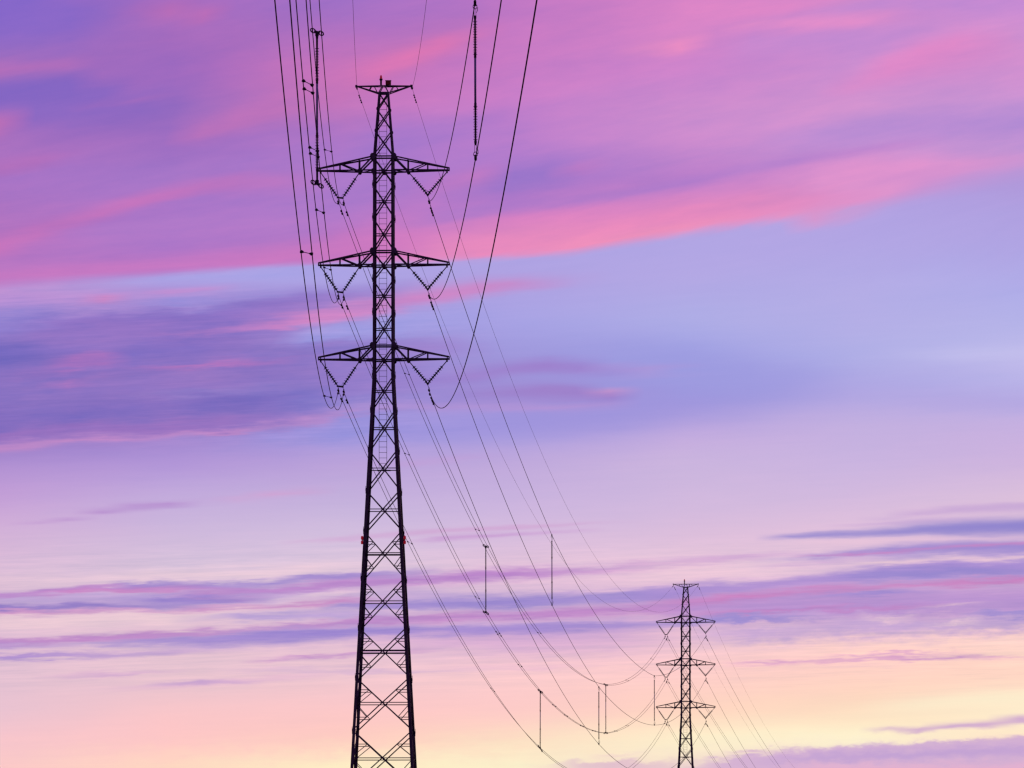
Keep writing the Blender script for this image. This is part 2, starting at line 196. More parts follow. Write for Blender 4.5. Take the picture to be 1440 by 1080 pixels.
def sky_rgb(x, y):
    """colour (0..255 sRGB) of the sky in direction column x, rows y"""
    y = np.asarray(y, float)
    def tab(T, ys):
        j = np.clip(np.searchsorted(COLX, x) - 1, 0, len(COLX) - 2)
        f = float(np.clip((x - COLX[j]) / (COLX[j + 1] - COLX[j]), 0, 1))
        col = T[j] * (1 - f) + T[j + 1] * f
        k = np.clip(np.searchsorted(ys, y) - 1, 0, len(ys) - 2)
        ya = np.array(ys, float); g = np.clip((y - ya[k]) / (ya[k + 1] - ya[k]), 0, 1)[:, None]
        k0 = np.clip(k - 1, 0, len(ys) - 1); k3 = np.clip(k + 2, 0, len(ys) - 1)   # Catmull-Rom
        p0, p1, p2, p3 = col[k0], col[k], col[k + 1], col[k3]
        return 0.5 * (2*p1 + (p2-p0)*g + (2*p0-5*p1+4*p2-p3)*g*g + (3*p1-p0-3*p2+p3)*g**3)
    b = np.array(BND, float)
    yb = np.interp(x, b[:, 0], b[:, 1]); sb = np.interp(x, b[:, 0], b[:, 2])
    up, lo = tab(UPPER, UP_Y), tab(LOWER, LO_Y)
    layers = {True: up, False: lo}
    for which in (True, False):
        c = layers[which].copy()
        for col, P in ST:
            is_up = P[:, 1].mean() < 355 and (P[:, 1] <= 395).all() or col in ((200,116,188), (204,120,192), (232,138,190))
            if is_up != which: continue
            if x < P[0, 0] or x > P[-1, 0]: continue
            yc, wt, wb, a = (np.interp(x, P[:, 0], P[:, i]) for i in (1, 2, 3, 4))
            d = np.where(y < yc, (yc - y) / wt, (y - yc) / wb)
            w = (a * np.exp(-0.5 * (d / 0.85) ** 2 * (0.6 + 0.4 * d)))[:, None]
            c = c * (1 - w) + np.array(col, float) * w
        layers[which] = c
    m = sstep((y - (yb - sb)) / (2 * sb))[:, None]
    return np.clip(layers[True] * (1 - m) + layers[False] * m, 0, 255)

def nd(t, **kw):
    n = WN.new(t)
    for k, v in kw.items(): setattr(n, k, v)
    return n
def mth(op, a, b=None, c=None, clamp=False):
    n = nd('ShaderNodeMath', operation=op, use_clamp=clamp)
    for i, v in enumerate((a, b, c)):
        if v is None: continue
        if isinstance(v, (int, float)): n.inputs[i].default_value = v
        else: WL.new(v, n.inputs[i])
    return n.outputs[0]
def vmth(op, a, b=None, scale=None):
    n = nd('ShaderNodeVectorMath', operation=op)
    WL.new(a, n.inputs[0])
    if b is not None: WL.new(b, n.inputs[1])
    if scale is not None: WL.new(scale, n.inputs['Scale'])
    return n.outputs[0]
def noise(vec, scale, detail=3, rough=.5):
    n = nd('ShaderNodeTexNoise'); WL.new(vec, n.inputs['Vector'])
    n.inputs['Scale'].default_value = scale; n.inputs['Detail'].default_value = detail; n.inputs['Roughness'].default_value = rough
    return n.outputs[0]

tc = nd('ShaderNodeTexCoord'); sep = nd('ShaderNodeSeparateXYZ'); WL.new(tc.outputs['Generated'], sep.inputs[0])
dx, dy, dz = sep.outputs
ys_ = mth('MAXIMUM', dy, 0.2)
U0 = mth('MULTIPLY_ADD', mth('DIVIDE', dx, ys_), F_PX, 720.0)
V0 = mth('MULTIPLY_ADD', mth('DIVIDE', dz, ys_), -F_PX, HOR)
def comb(x, y, z=0.0):
    n = nd('ShaderNodeCombineXYZ')
    for i, v in enumerate((x, y, z)):
        if isinstance(v, (int, float)): n.inputs[i].default_value = v
        else: WL.new(v, n.inputs[i])
    return n.outputs[0]
# shear: cloud streaks climb to the right, more steeply high up
def shear_np(y):  return 0.20 - 0.15 * sstep((np.asarray(y, float) - 270) / 190) - 0.02 * sstep((np.asarray(y, float) - 500) / 300)
sh1 = nd('ShaderNodeMapRange', interpolation_type='SMOOTHSTEP'); WL.new(V0, sh1.inputs[0])
for i, v in zip((1, 2, 3, 4), (270, 460, 0.20, 0.05)): sh1.inputs[i].default_value = v
sh2 = nd('ShaderNodeMapRange', interpolation_type='SMOOTHSTEP'); WL.new(V0, sh2.inputs[0])
for i, v in zip((1, 2, 3, 4), (500, 800, 0.0, 0.02)): sh2.inputs[i].default_value = v
SH = mth('SUBTRACT', sh1.outputs[0], sh2.outputs[0])
T0 = mth('MULTIPLY_ADD', mth('SUBTRACT', U0, 720.0), SH, V0)
# wind-drawn irregularity of the cloud edges
nv = comb(mth('MULTIPLY', U0, 1 / 300.0), mth('MULTIPLY', T0, 1 / 34.0))
nv2 = comb(mth('MULTIPLY', U0, 1 / 85.0), mth('MULTIPLY', T0, 1 / 11.0), 7.3)
n1 = noise(nv, 1.0, 2.0, .5); n2 = noise(nv2, 1.0, 3.5, .6)
n3 = noise(comb(mth('MULTIPLY', U0, 1 / 160.0), mth('MULTIPLY', T0, 1 / 40.0), 3.1), 1.0, 2.0)
ampl = nd('ShaderNodeMapRange'); WL.new(V0, ampl.inputs[0])
for i, v in zip((1, 2, 3, 4), (350, 760, 13.0, 7.0)): ampl.inputs[i].default_value = v
T1n = mth('ADD', T0, mth('MULTIPLY', mth('SUBTRACT', n1, 0.5), ampl.outputs[0]))
n6 = noise(comb(mth('MULTIPLY', U0, 1 / 110.0), mth('MULTIPLY', T0, 1 / 17.0), 12.2), 1.0, 4.0, .6)
n4 = noise(comb(mth('MULTIPLY', U0, 1 / 46.0), mth('MULTIPLY', T0, 1 / 4.2), 2.2), 1.0, 3.0, .6)
n5 = noise(comb(mth('MULTIPLY', U0, 1 / 34.0), mth('MULTIPLY', T0, 1 / 13.0), 9.2), 1.0, 4.0, .6)
def band(sig, a, b, c, d):
    m1 = nd('ShaderNodeMapRange', interpolation_type='SMOOTHSTEP'); WL.new(sig, m1.inputs[0])
    m2 = nd('ShaderNodeMapRange', interpolation_type='SMOOTHSTEP'); WL.new(sig, m2.inputs[0])
    for i, v in zip((1, 2, 3, 4), (a, b, 0., 1.)): m1.inputs[i].default_value = v
    for i, v in zip((1, 2, 3, 4), (c, d, 1., 0.)): m2.inputs[i].default_value = v
    return mth('MULTIPLY', m1.outputs[0], m2.outputs[0])
low = band(V0, 740, 800, 935, 990)                      # fibrous bank of streaks
bot = band(V0, 1015, 1045, 1300, 1400)                  # ragged cloud low down
cir = mth('MULTIPLY', band(V0, 838, 866, 905, 925), band(U0, 985, 1060, 2500, 2600))   # curly fringe
lft = mth('MULTIPLY', band(V0, 395, 430, 600, 650), band(U0, -2600, -2500, 420, 760))  # wispy left bank
T = mth('ADD', T1n, mth('MULTIPLY', mth('SUBTRACT', n2, 0.5), 8.0))
T = mth('ADD', T, mth('MULTIPLY', mth('SUBTRACT', n4, 0.5), mth('ADD', mth('MULTIPLY', low, 11.0), mth('MULTIPLY', lft, 8.0))))
T = mth('ADD', T, mth('MULTIPLY', mth('SUBTRACT', n6, 0.5), mth('ADD', mth('MULTIPLY', lft, 40.0), mth('MULTIPLY', low, 15.0))))
T = mth('ADD', T, mth('MULTIPLY', mth('SUBTRACT', n5, 0.5), mth('ADD', mth('MULTIPLY', cir, 26.0), mth('MULTIPLY', bot, 26.0))))
U = mth('ADD', U0, mth('MULTIPLY', mth('SUBTRACT', n3, 0.5), 50.0))
U = mth('MINIMUM', mth('MAXIMUM', U, -96.0), 1536.0)
A0, A1, B0, B1 = -190.0, 700.0, 700.0, 1150.0
ta = mth('MULTIPLY_ADD', T, 1 / (A1 - A0), -A0 / (A1 - A0), clamp=True)
tb = mth('MULTIPLY_ADD', T, 1 / (B1 - B0), -B0 / (B1 - B0), clamp=True)
va, vb = comb(ta, ta, ta), comb(tb, tb, tb)
isB = mth('GREATER_THAN', T, A1)
DU = 48.0
ygrid = np.arange(-220, 1200, 1.0)
acc = None
for k in range(-2, 33):
    xk = k * DU
    tgrid = ygrid + shear_np(ygrid) * (xk - 720)
    tgrid = np.maximum.accumulate(tgrid + np.arange(len(tgrid)) * 1e-6)
    outs = []
    for (t0, t1, vec, npt) in ((A0, A1, va, 150), (B0, B1, vb, 170)):
        tt = np.linspace(t0, t1, npt)
        yy = np.interp(tt, tgrid, ygrid)
        lin = s2l(sky_rgb(xk, yy))
        cn = nd('ShaderNodeRGBCurve'); mp = cn.mapping
        mp.clip_min_x = mp.clip_min_y = 0; mp.clip_max_x = mp.clip_max_y = 1
        s = np.linspace(0, 1, npt)
        for ch in range(3):
            cu = mp.curves[ch]
            cu.points[0].location = (0, float(lin[0, ch])); cu.points[1].location = (1, float(lin[-1, ch]))
            # keep only the points a polyline needs
            keep = [0]
            for i in range(1, npt - 1):
                j = keep[-1]
                if i - j >= 6: keep.append(i); continue
                seg = lin[j, ch] + (lin[i + 1, ch] - lin[j, ch]) * (np.arange(j, i + 2) - j) / (i + 1 - j)
                if np.abs(seg - lin[j:i + 2, ch]).max() > 0.0012: keep.append(i)
            for i in keep[1:]:
                cu.points.new(float(s[i]), float(lin[i, ch]))
            for p in cu.points: p.handle_type = 'VECTOR'
        mp.update()
        WL.new(vec, cn.inputs['Color']); outs.append(cn.outputs[0])
    mx = nd('ShaderNodeMix', data_type='RGBA'); WL.new(isB, mx.inputs[0])
    WL.new(outs[0], mx.inputs[6]); WL.new(outs[1], mx.inputs[7])
    w = mth('SUBTRACT', 1.0, mth('ABSOLUTE', mth('MULTIPLY_ADD', U, 1 / DU, -xk / DU)), clamp=True)
    term = vmth('SCALE', mx.outputs[2], scale=w)
    acc = term if acc is None else vmth('ADD', acc, term)
# away from the dawn the same veil thins out into the dusky half of the sky
nish = nd('ShaderNodeTexSky'); nish.sky_type = 'NISHITA'; nish.sun_disc = False
nish.sun_elevation = SUN_EL; nish.sun_rotation = SUN_AZ
nsc = nd('ShaderNodeVectorMath', operation='SCALE'); WL.new(nish.outputs[0], nsc.inputs[0]); nsc.inputs['Scale'].default_value = 0.05
# faint fibres that catch the red light, strongest inside the cloud banks
fib = mth('MULTIPLY', mth('SUBTRACT', noise(comb(mth('MULTIPLY', U0, 1 / 120.0), mth('MULTIPLY', T0, 1 / 5.5), 5.5), 1.0, 4.0, .65), 0.5),
          mth('ADD', mth('ADD', mth('MULTIPLY', low, 0.30), mth('MULTIPLY', lft, 0.30)), mth('ADD', mth('MULTIPLY', cir, 0.10), 0.05)))
fm = nd('ShaderNodeVectorMath', operation='MULTIPLY_ADD'); WL.new(comb(fib, fib, fib), fm.inputs[0]); fm.inputs[1].default_value = (1.3, .9, .55); fm.inputs[2].default_value = (1, 1, 1)
acc = vmth('MULTIPLY', acc, fm.outputs[0])
TS = mth('MULTIPLY_ADD', mth('SUBTRACT', U0, 720.0), 0.07, V0)      # the fine ripples lie flatter than the streaks
m1_ = noise(comb(mth('MULTIPLY', U0, 1 / 170.0), mth('MULTIPLY', T0, 1 / 38.0), 21.0), 1.0, 4.0, .62)
m2_ = noise(comb(mth('MULTIPLY', U0, 1 / 60.0), mth('MULTIPLY', TS, 1 / 13.0), 33.0), 1.0, 5.0, .68)
m3_ = noise(comb(mth('MULTIPLY', U0, 1 / 330.0), mth('MULTIPLY', TS, 1 / 60.0), 41.0), 1.0, 3.0, .55)
vmask = mth('SUBTRACT', 1.0, band(T0, 352, 372, 2500, 2600))
amp_ = mth('ADD', mth('MULTIPLY', vmask, 0.22), mth('ADD', mth('MULTIPLY', lft, 0.5), 0.05))
mot = mth('MULTIPLY', mth('ADD', mth('SUBTRACT', m1_, 0.5), mth('ADD', mth('MULTIPLY', mth('SUBTRACT', m2_, 0.5), 0.30), mth('MULTIPLY', mth('SUBTRACT', m3_, 0.5), 0.9))), amp_)
mm = nd('ShaderNodeVectorMath', operation='MULTIPLY_ADD'); WL.new(comb(mot, mot, mot), mm.inputs[0]); mm.inputs[1].default_value = (1.25, .55, .10); mm.inputs[2].default_value = (1, 1, 1)
acc = vmth('MULTIPLY', acc, mm.outputs[0])
dusk = nd('ShaderNodeVectorMath', operation='ADD'); WL.new(nsc.outputs[0], dusk.inputs[0]); dusk.inputs[1].default_value = (0.17, 0.075, 0.27)
azw = nd('ShaderNodeMapRange', interpolation_type='SMOOTHSTEP'); WL.new(dy, azw.inputs[0])
for i, v in zip((1, 2, 3, 4), (0.975, 0.35, 0.0, 1.0)): azw.inputs[i].default_value = v
fin = nd('ShaderNodeMix', data_type='RGBA'); WL.new(azw.outputs[0], fin.inputs[0])
WL.new(acc, fin.inputs[6]); WL.new(dusk.outputs[0], fin.inputs[7])
bg = nd('ShaderNodeBackground'); WL.new(fin.outputs[2], bg.inputs[0]); bg.inputs[1].default_value = 1.0
wo = nd('ShaderNodeOutputWorld'); WL.new(bg.outputs[0], wo.inputs[0])
world.cycles.sampling_method = 'MANUAL'; world.cycles.sample_map_resolution = 256

sl = bpy.data.lights.new('sun', 'SUN'); sl.energy = 0.35; sl.angle = math.radians(3); sl.color = (1.0, 0.5, 0.42)
so = bpy.data.objects.new('sun', sl); sc.collection.objects.link(so)
sdir = Vector((math.sin(SUN_AZ) * math.cos(SUN_EL), math.cos(SUN_AZ) * math.cos(SUN_EL), math.sin(SUN_EL)))
so.rotation_euler = sdir.to_track_quat('Z', 'Y').to_euler(); so.location = (60, 120, 60)

vs = sc.view_settings
sc.display_settings.display_device = 'sRGB'
vs.view_transform = 'Standard'; vs.look = 'None'; vs.exposure = 0; vs.gamma = 1; vs.use_curve_mapping = False
sc.cycles.filter_width = 1.4
sc.cycles.max_bounces = 4; sc.cycles.sample_clamp_direct = 1.3; sc.cycles.sample_clamp_indirect = 1.0

# ------------------------------------------------------------------ materials
def mat(name, col, rough=.5, metal=0., var=.3, scale=6., bump=0.1, emis=None, es=0., spec=.4):
    m = bpy.data.materials.new(name); m.use_nodes = True
    N, L = m.node_tree.nodes, m.node_tree.links
    b = N['Principled BSDF']
    t = N.new('ShaderNodeTexCoord'); n = N.new('ShaderNodeTexNoise'); n.inputs['Scale'].default_value = scale; n.inputs['Detail'].default_value = 5
    L.new(t.outputs['Object'], n.inputs['Vector'])
    r = N.new('ShaderNodeValToRGB'); c = np.array(col)
    r.color_ramp.elements[0].position = .3; r.color_ramp.elements[0].color = (*np.clip(c * (1 - var), 0, 1), 1)
    r.color_ramp.elements[1].position = .7; r.color_ramp.elements[1].color = (*np.clip(c * (1 + var), 0, 1), 1)
    L.new(n.outputs[0], r.inputs[0]); L.new(r.outputs[0], b.inputs['Base Color'])
    b.inputs['Roughness'].default_value = rough; b.inputs['Metallic'].default_value = metal
    b.inputs['Specular IOR Level'].default_value = spec
    if bump:
        bp = N.new('ShaderNodeBump'); bp.inputs['Strength'].default_value = bump; bp.inputs['Distance'].default_value = .01
        L.new(n.outputs[0], bp.inputs['Height']); L.new(bp.outputs[0], b.inputs['Normal'])
    if emis: b.inputs['Emission Color'].default_value = (*emis, 1); b.inputs['Emission Strength'].default_value = es
    return m
STEEL = mat('backlit_dark_steel', (.066, .044, .074), .8, .0, .35, 4, spec=.08)  # galvanised steel coloured near black: backlit shade put into the base colour
STEEL2 = mat('ladder_steel', (.08, .06, .085), .8, .0, .3, 4, spec=.08)
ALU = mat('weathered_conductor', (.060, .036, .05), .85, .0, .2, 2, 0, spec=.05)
FIT = mat('dark_fittings', (.035, .025, .04), .8, .0, .2, 9, spec=.08)
GLASS = mat('dark_teal_glass', (.012, .06, .075), .55, 0, .25, 9, 0, spec=.15)
RUBBER = mat('dark_silicone_sheds', (.05, .03, .065), .8, 0, .15, 9, 0, spec=.08)
ROD = mat('grey_violet_fibreglass_rod', (.16, .14, .30), .5, 0, .1, 9, 0, spec=.3)
RED = mat('red_beacon_lens', (.35, .01, .02), .3, 0, .1, 9, 0, emis=(1, .01, .04), es=.17)
REDBOX = mat('dull_red_cabinet', (.17, .015, .012), .8, 0, .2, 9, .05)
CONC = mat('concrete', (.3, .29, .27), .9, 0, .15, 3)
GRASS = mat('dark_meadow', (.04, .055, .025), .95, 0, .5, .02, 0)

# ------------------------------------------------------------------ mesh helpers
C = sc.collection
def obj(name, vf, m, parent=None, smooth=False):
    v, f = vf
    me = bpy.data.meshes.new(name); me.from_pydata([tuple(map(float, p)) for p in v], [], f); me.materials.append(m)
    if smooth:
        for p in me.polygons: p.use_smooth = True
    o = bpy.data.objects.new(name, me); C.objects.link(o)
    if parent is not None: o.parent = parent
    return o
def inst(name, src, parent, mtx=None):
    o = bpy.data.objects.new(name, src.data); C.objects.link(o); o.parent = parent
    if mtx is not None: o.matrix_local = mtx
    return o
def thing(name, label, cat, loc=(0, 0, 0), rotz=0, group=None):
    o = bpy.data.objects.new(name, None); C.objects.link(o); o.location = loc; o.rotation_euler = (0, 0, rotz)
    o['label'] = label; o['category'] = cat
    if group: o['group'] = group
    return o
def join(*parts):
    V, F = [], []
    for v, f in parts:
        n = len(V); V += [tuple(p) for p in v]; F += [tuple(i + n for i in q) for q in f]
    return V, F
def box(c, s):
    x, y, z = c; a, b, h = s[0] / 2, s[1] / 2, s[2] / 2
    v = [(x+i*a, y+j*b, z+k*h) for k in (-1, 1) for j in (-1, 1) for i in (-1, 1)]
    return v, [(0,2,3,1), (4,5,7,6), (0,1,5,4), (2,6,7,3), (0,4,6,2), (1,3,7,5)]
def section(p, q, u, n, prof):
    p, q = Vector(p), Vector(q)
    v = [p + u * a + n * b for a, b in prof] + [q + u * a + n * b for a, b in prof]
    k = len(prof)
    f = [tuple(range(k - 1, -1, -1)), tuple(range(k, 2 * k))] + [(i, (i + 1) % k, (i + 1) % k + k, i + k) for i in range(k)]
    return v, f
def angle(p, q, n, w=.065, t=.008, off=0.0):
    """L section: one flange in the face plane (normal n), the other pointing inwards"""
    p, q, n = Vector(p), Vector(q), Vector(n).normalized()
    d = (q - p).normalized(); u = d.cross(n).normalized(); n = u.cross(d).normalized()
    p = p + n * off; q = q + n * off; h = w / 2
    prof = [(-h, 0), (h, 0), (h, -t), (-h + t, -t), (-h + t, -w), (-h, -w)]
    return section(p, q, u, n, prof)
def bar(p, q, w=.03, h=None):
    p, q = Vector(p), Vector(q); d = (q - p).normalized(); h = h or w
    ref = Vector((0, 0, 1)) if abs(d.z) < .9 else Vector((0, 1, 0))
    u = d.cross(ref).normalized(); n = u.cross(d)
    return section(p, q, u, n, [(-w/2, -h/2), (w/2, -h/2), (w/2, h/2), (-w/2, h/2)])
def tube(pts, r, seg=6, closed=False):
    pts = [Vector(p) for p in pts]; V, F = [], []
    n = len(pts)
    for i, p in enumerate(pts):
        a = pts[(i - 1) % n] if (i or closed) else pts[0]; b = pts[(i + 1) % n] if (i < n - 1 or closed) else pts[-1]
        d = (b - a).normalized(); ref = Vector((0, 0, 1)) if abs(d.z) < .95 else Vector((1, 0, 0))
        u = d.cross(ref).normalized(); w = u.cross(d)
        for k in range(seg):
            t = 2 * math.pi * k / seg; V.append(p + (u * math.cos(t) + w * math.sin(t)) * r)
    for i in range(n if closed else n - 1):
        for k in range(seg):
            j = (i + 1) % n
            F.append((i*seg+k, i*seg+(k+1) % seg, j*seg+(k+1) % seg, j*seg+k))
    if not closed: F += [tuple(range(seg - 1, -1, -1)), tuple(range((n-1)*seg, n*seg))]
    return V, F
def lathe(p, q, prof, seg=10):
    """prof: (distance along p->q, radius)"""
    p, q = Vector(p), Vector(q); d = (q - p).normalized(); ref = Vector((0, 1, 0)) if abs(d.y) < .9 else Vector((1, 0, 0))
    u = d.cross(ref).normalized(); w = u.cross(d); V, F = [], []
    for s, r in prof:
        for k in range(seg):
            t = 2 * math.pi * k / seg; V.append(p + d * s + (u * math.cos(t) + w * math.sin(t)) * r)
    for i in range(len(prof) - 1):
        for k in range(seg): F.append((i*seg+k, i*seg+(k+1) % seg, (i+1)*seg+(k+1) % seg, (i+1)*seg+k))
    F += [tuple(range(seg - 1, -1, -1)), tuple(range((len(prof)-1)*seg, len(prof)*seg))]
    return V, F
def plate(c, n, w, h, t=.012):
    c, n = Vector(c), Vector(n).normalized(); u = Vector((0, 0, 1)).cross(n).normalized(); v = n.cross(u)
    k = .28
    prof = [(-w/2, -h/2+h*k), (-w/2+w*k, -h/2), (w/2-w*k, -h/2), (w/2, -h/2+h*k), (w/2, h/2-h*k), (w/2-w*k, h/2), (-w/2+w*k, h/2), (-w/2, h/2-h*k)]
    return section(c - n*t/2, c + n*t/2, u, v, prof)

# ------------------------------------------------------------------ ground
def ground_z(x, y): return -15.0 * float(sstep((y - 800) / 400.0)) + 0.25 * math.sin(x * .013) * math.sin(y * .011)
xs = np.concatenate([np.linspace(-9000, -500, 18), np.linspace(-400, 400, 41), np.linspace(500, 9000, 18)])
yg = np.concatenate([np.linspace(-2500, -200, 8), np.linspace(-100, 1500, 65), np.linspace(1700, 16000, 30)])
gv = [(x, y, ground_z(x, y) if abs(x) < 3000 else ground_z(0, y)) for y in yg for x in xs]
nx = len(xs)
gf = [(j*nx+i, j*nx+i+1, (j+1)*nx+i+1, (j+1)*nx+i) for j in range(len(yg)-1) for i in range(nx-1)]
g = obj('ground', (gv, gf), GRASS, smooth=True); g['kind'] = 'structure'

# ------------------------------------------------------------------ pylon
S = 0.04                                       # metres per pixel at the near pylon (350 m away)
def hz(y): return ZC + (HOR - y) * S
D1, D2 = 350.0, 775.0
def hw(y):                                     # half width of the body
    if y <= 221: return S * (6.9 + (y - 128) * .0795)
    if y <= 525: return S * (14.6 + (y - 221) * .0004)
    return S * (14.75 + (y - 525) * .0528)
FACES = [Vector((0, -1, 0)), Vector((1, 0, 0)), Vector((0, 1, 0)), Vector((-1, 0, 0))]
def corner(fi, side, y, ins=0.0):
    """body corner on face fi, side -1/+1 as seen from outside, at photo row y"""
    n = FACES[fi]; u = Vector((-n.y, n.x, 0)); w = hw(y)
    return n * (w - ins) + u * side * (w - ins) + Vector((0, 0, hz(y)))
BASE_Y = HOR + ZC / S
NODES = [131, 154, 185, 221, 260.8, 306.7, 353.8, 393.6, 440, 486.6, 528, 576.7, 633, 690.7, 747.8, 814.4, 883.3, 954, 1028.6, 1110, 1198, 1292, 1396]
SECOND = (747.8, 814.4, 883.3, 954, 1028.6, 1110, 1198)
ARMS = [(221.0, 241.6), (353.8, 374.3), (486.6, 507.0)]

def cross_y(ya, yb):                            # row where the two diagonals of a panel cross
    a, b = hw(ya), hw(yb); return ya + (yb - ya) * a / (a + b)

def build_pylon(label, near=True):
    t = thing('transmission_pylon', label, 'pylon', group=None)
    # legs
    for sx in (-1, 1):
        for sy in (-1, 1):
            rows = [131, 221, 525, BASE_Y - 5]; segs = []
            for a, b in zip(rows[:-1], rows[1:]):
                wa, wb = hw(a), hw(b); L = .11 if a < 221 else .145 if a < 525 else .168; th = .014
                pr = [(0, 0), (-L, 0), (-L, -th), (-th, -th), (-th, -L), (0, -L)]
                pts = []
                for (w, y) in ((wa, a), (wb, b)):
                    for px, py in pr: pts.append((sx * (w + px + .01), sy * (w + py + .01), hz(y)))
                k = 6
                f = [tuple(range(k - 1, -1, -1)), tuple(range(k, 2*k))] + [(i, (i+1) % k, (i+1) % k + k, i + k) for i in range(k)]
                segs.append((pts, f))
            obj('leg', join(*segs), STEEL, t)
            w = hw(BASE_Y); obj('foundation', box((sx * w, sy * w, 0.0), (.9, .9, .5)), CONC, t)
    # panels
    for fi, n in enumerate(FACES):
        for k, (ya, yb) in enumerate(zip(NODES[:-1], NODES[1:])):
            wm = .062 if ya < 221 else .068 if ya < 700 else .062
            g_ = 1.2 if ya > 131 else 0
            obj('brace', angle(corner(fi, -1, ya + g_, .02), corner(fi, 1, yb - g_, .02), n, wm, off=.006), STEEL, t)
            obj('brace', angle(corner(fi, 1, ya + g_, .02), corner(fi, -1, yb - g_, .02), n, wm, off=-.016), STEEL, t)
            yc = cross_y(ya, yb)
            if ya > 250 and not any(abs(yc - a[1]) < 8 for a in ARMS):
                wd = .05 if ya > 600 else .055
                if 880 < ya < 890: wd = .085
                obj('horizontal_strut', angle(corner(fi, -1, yc, .03), corner(fi, 1, yc, .03), n, wd, off=-.03), STEEL, t)
            if ya in SECOND:
                for s in (-1, 1):
                    for (y0, half) in ((ya, -1), (yb, 1)):
                        f_ = .50 if half < 0 else .47
                        ym = y0 + (yc - y0) * f_
                        A, B = corner(fi, s, y0, .02), None
                        X = n * (hw(yc) - .02) + Vector((0, 0, hz(yc)))
                        M = A.lerp(X, f_)
                        Lg = corner(fi, s, ym, .02)
                        obj('secondary_brace', angle(Lg, Vector((M.x, M.y, Lg.z)), n, .042, .006, off=-.045), STEEL, t)
                        Lc = corner(fi, s, yc - half * -1.2, .02)
                        obj('secondary_brace', angle(Lc, M, n, .042, .006, off=-.055), STEEL, t)
        # arm level belts
        for yu, yl in ARMS:
            for y, wd in ((yu, .085), (yl, .085)):
                obj('horizontal_strut', angle(corner(fi, -1, y, .03), corner(fi, 1, y, .03), n, wd, off=-.034), STEEL, t)
    # gusset plates at the leg nodes (front and back faces) and at the panel centres of the arm levels
    for fi in (0, 2):
        n = FACES[fi]
        for y in NODES[1:]:
            for s in (-1, 1):
                big = any(abs(y - a[0]) < 2 for a in ARMS)
                c = corner(fi, s, y, .0) + n * .018 + Vector((-n.y, n.x, 0)) * (-s * (.03 if not big else -.02))
                obj('gusset_plate', plate(c, n, (.30 if big else .15), (.34 if big else .22)), STEEL, t)
        for yu, yl in ARMS:
            c = n * (hw(yl) + .006) + Vector((0, 0, hz(yl)))
            obj('gusset_plate', plate(c, n, .21, .22), STEEL, t)
            for s in (-1, 1): obj('gusset_plate', plate(corner(fi, s, yl) + n * .018, n, .2, .24), STEEL, t)
    for sx in (-1, 1):
        for y in (262, 308, 394, 441, 528, 578, 634, 692, 749, 815, 885, 955, 1030, 1110):
            for sy in (-1, 1):
                w = hw(y); obj('splice_plate', box((sx * (w + .028), sy * (w - .06), hz(y - 1.5)), (.016, .13, .42)), STEEL, t)
    # rest platform at the thick belt
    yp = 916.6; w = hw(yp) - .12
    obj('rest_platform', join(box((0, -w + .28, hz(yp)), (2 * w, .46, .035)), box((0, -w + .06, hz(yp) + .03), (2 * w, .03, .05))), STEEL, t)
    yp = 661; obj('rest_platform', box((0.0, 0.05, hz(yp) - .02), (.75, .5, .04)), STEEL, t)
    yp = 777.5; w = hw(yp) - .12; obj('rest_platform', box((0, w - .3, hz(yp) - .03), (2 * w, .3, .03)), STEEL, t)
    # ladder up the middle
    zb, zt = hz(657), hz(134); lx = -.04; ly = -.18
    ld = obj('ladder', join(bar((lx - .215, ly, zb), (lx - .215, ly, zt), .022, .03), bar((lx + .215, ly, zb), (lx + .215, ly, zt), .022, .03)), STEEL2, t)
    z = zb + .2
    r0 = None
    while z < zt:
        if r0 is None: r0 = obj('rung', bar((lx - .215, ly, 0), (lx + .215, ly, 0), .02), STEEL2, ld); r0.location.z = z
        else: inst('rung', r0, ld, Matrix.Translation((0, 0, z)))
        z += .306
    # crossarms
    TX, TE = 3.70, 3.57
    for li, (yu, yl) in enumerate(ARMS):
        for sx in (-1, 1):
            zu, zl = hz(yu), hz(yl); w = hw(yl); wu = hw(yu)
            ztl, ztu = zl + .03, zl + .19; e = .075
            def lo_(x, sy):   # point on lower chord
                f = (x - w) / (TX - w); return Vector((sx * x, sy * (w + (e - w) * f), zl + .03 * f))
            def up_(x, sy):
                f = (x - wu) / (TX - wu); return Vector((sx * x, sy * (wu + (e - wu) * f), zu + (ztu - zu) * f))
            arm = obj('crossarm', join(*[angle(lo_(w, sy), lo_(TX, sy), (0, 0, -1), .085, .01) for sy in (-1, 1)]), STEEL, t)
            for sy in (-1, 1):
                obj('upper_chord', angle(up_(wu, sy), up_(TX, sy), (0, sy, .001), .08, .01), STEEL, arm)
                for x in (34.3 * S, 61.8 * S): obj('arm_strut', angle(lo_(x, sy), up_(x, sy), (0, sy, 0), .06), STEEL, arm)
                obj('arm_strut', angle(up_(wu, sy), lo_(34.3 * S, sy), (0, sy, 0), .085, off=.012), STEEL, arm)
                obj('arm_strut', angle(lo_(34.3 * S, sy), up_(61.8 * S - .05, sy), (0, sy, 0), .06, off=.012), STEEL, arm)
                obj('node_plate', plate(lo_(34.3 * S, sy) + Vector((0, sy * .02, 0)), (0, sy, 0), .20, .22), STEEL, arm)
            for x in (34.3 * S, 61.8 * S):
                obj('arm_strut', angle(lo_(x, -1), lo_(x, 1), (0, 0, -1), .055), STEEL, arm)
                obj('arm_strut', angle(up_(x, -1), up_(x, 1), (0, 0, 1), .05), STEEL, arm)
            obj('arm_strut', angle(lo_(w, -1), lo_(34.3 * S, 1), (0, 0, -1), .05, off=.01), STEEL, arm)
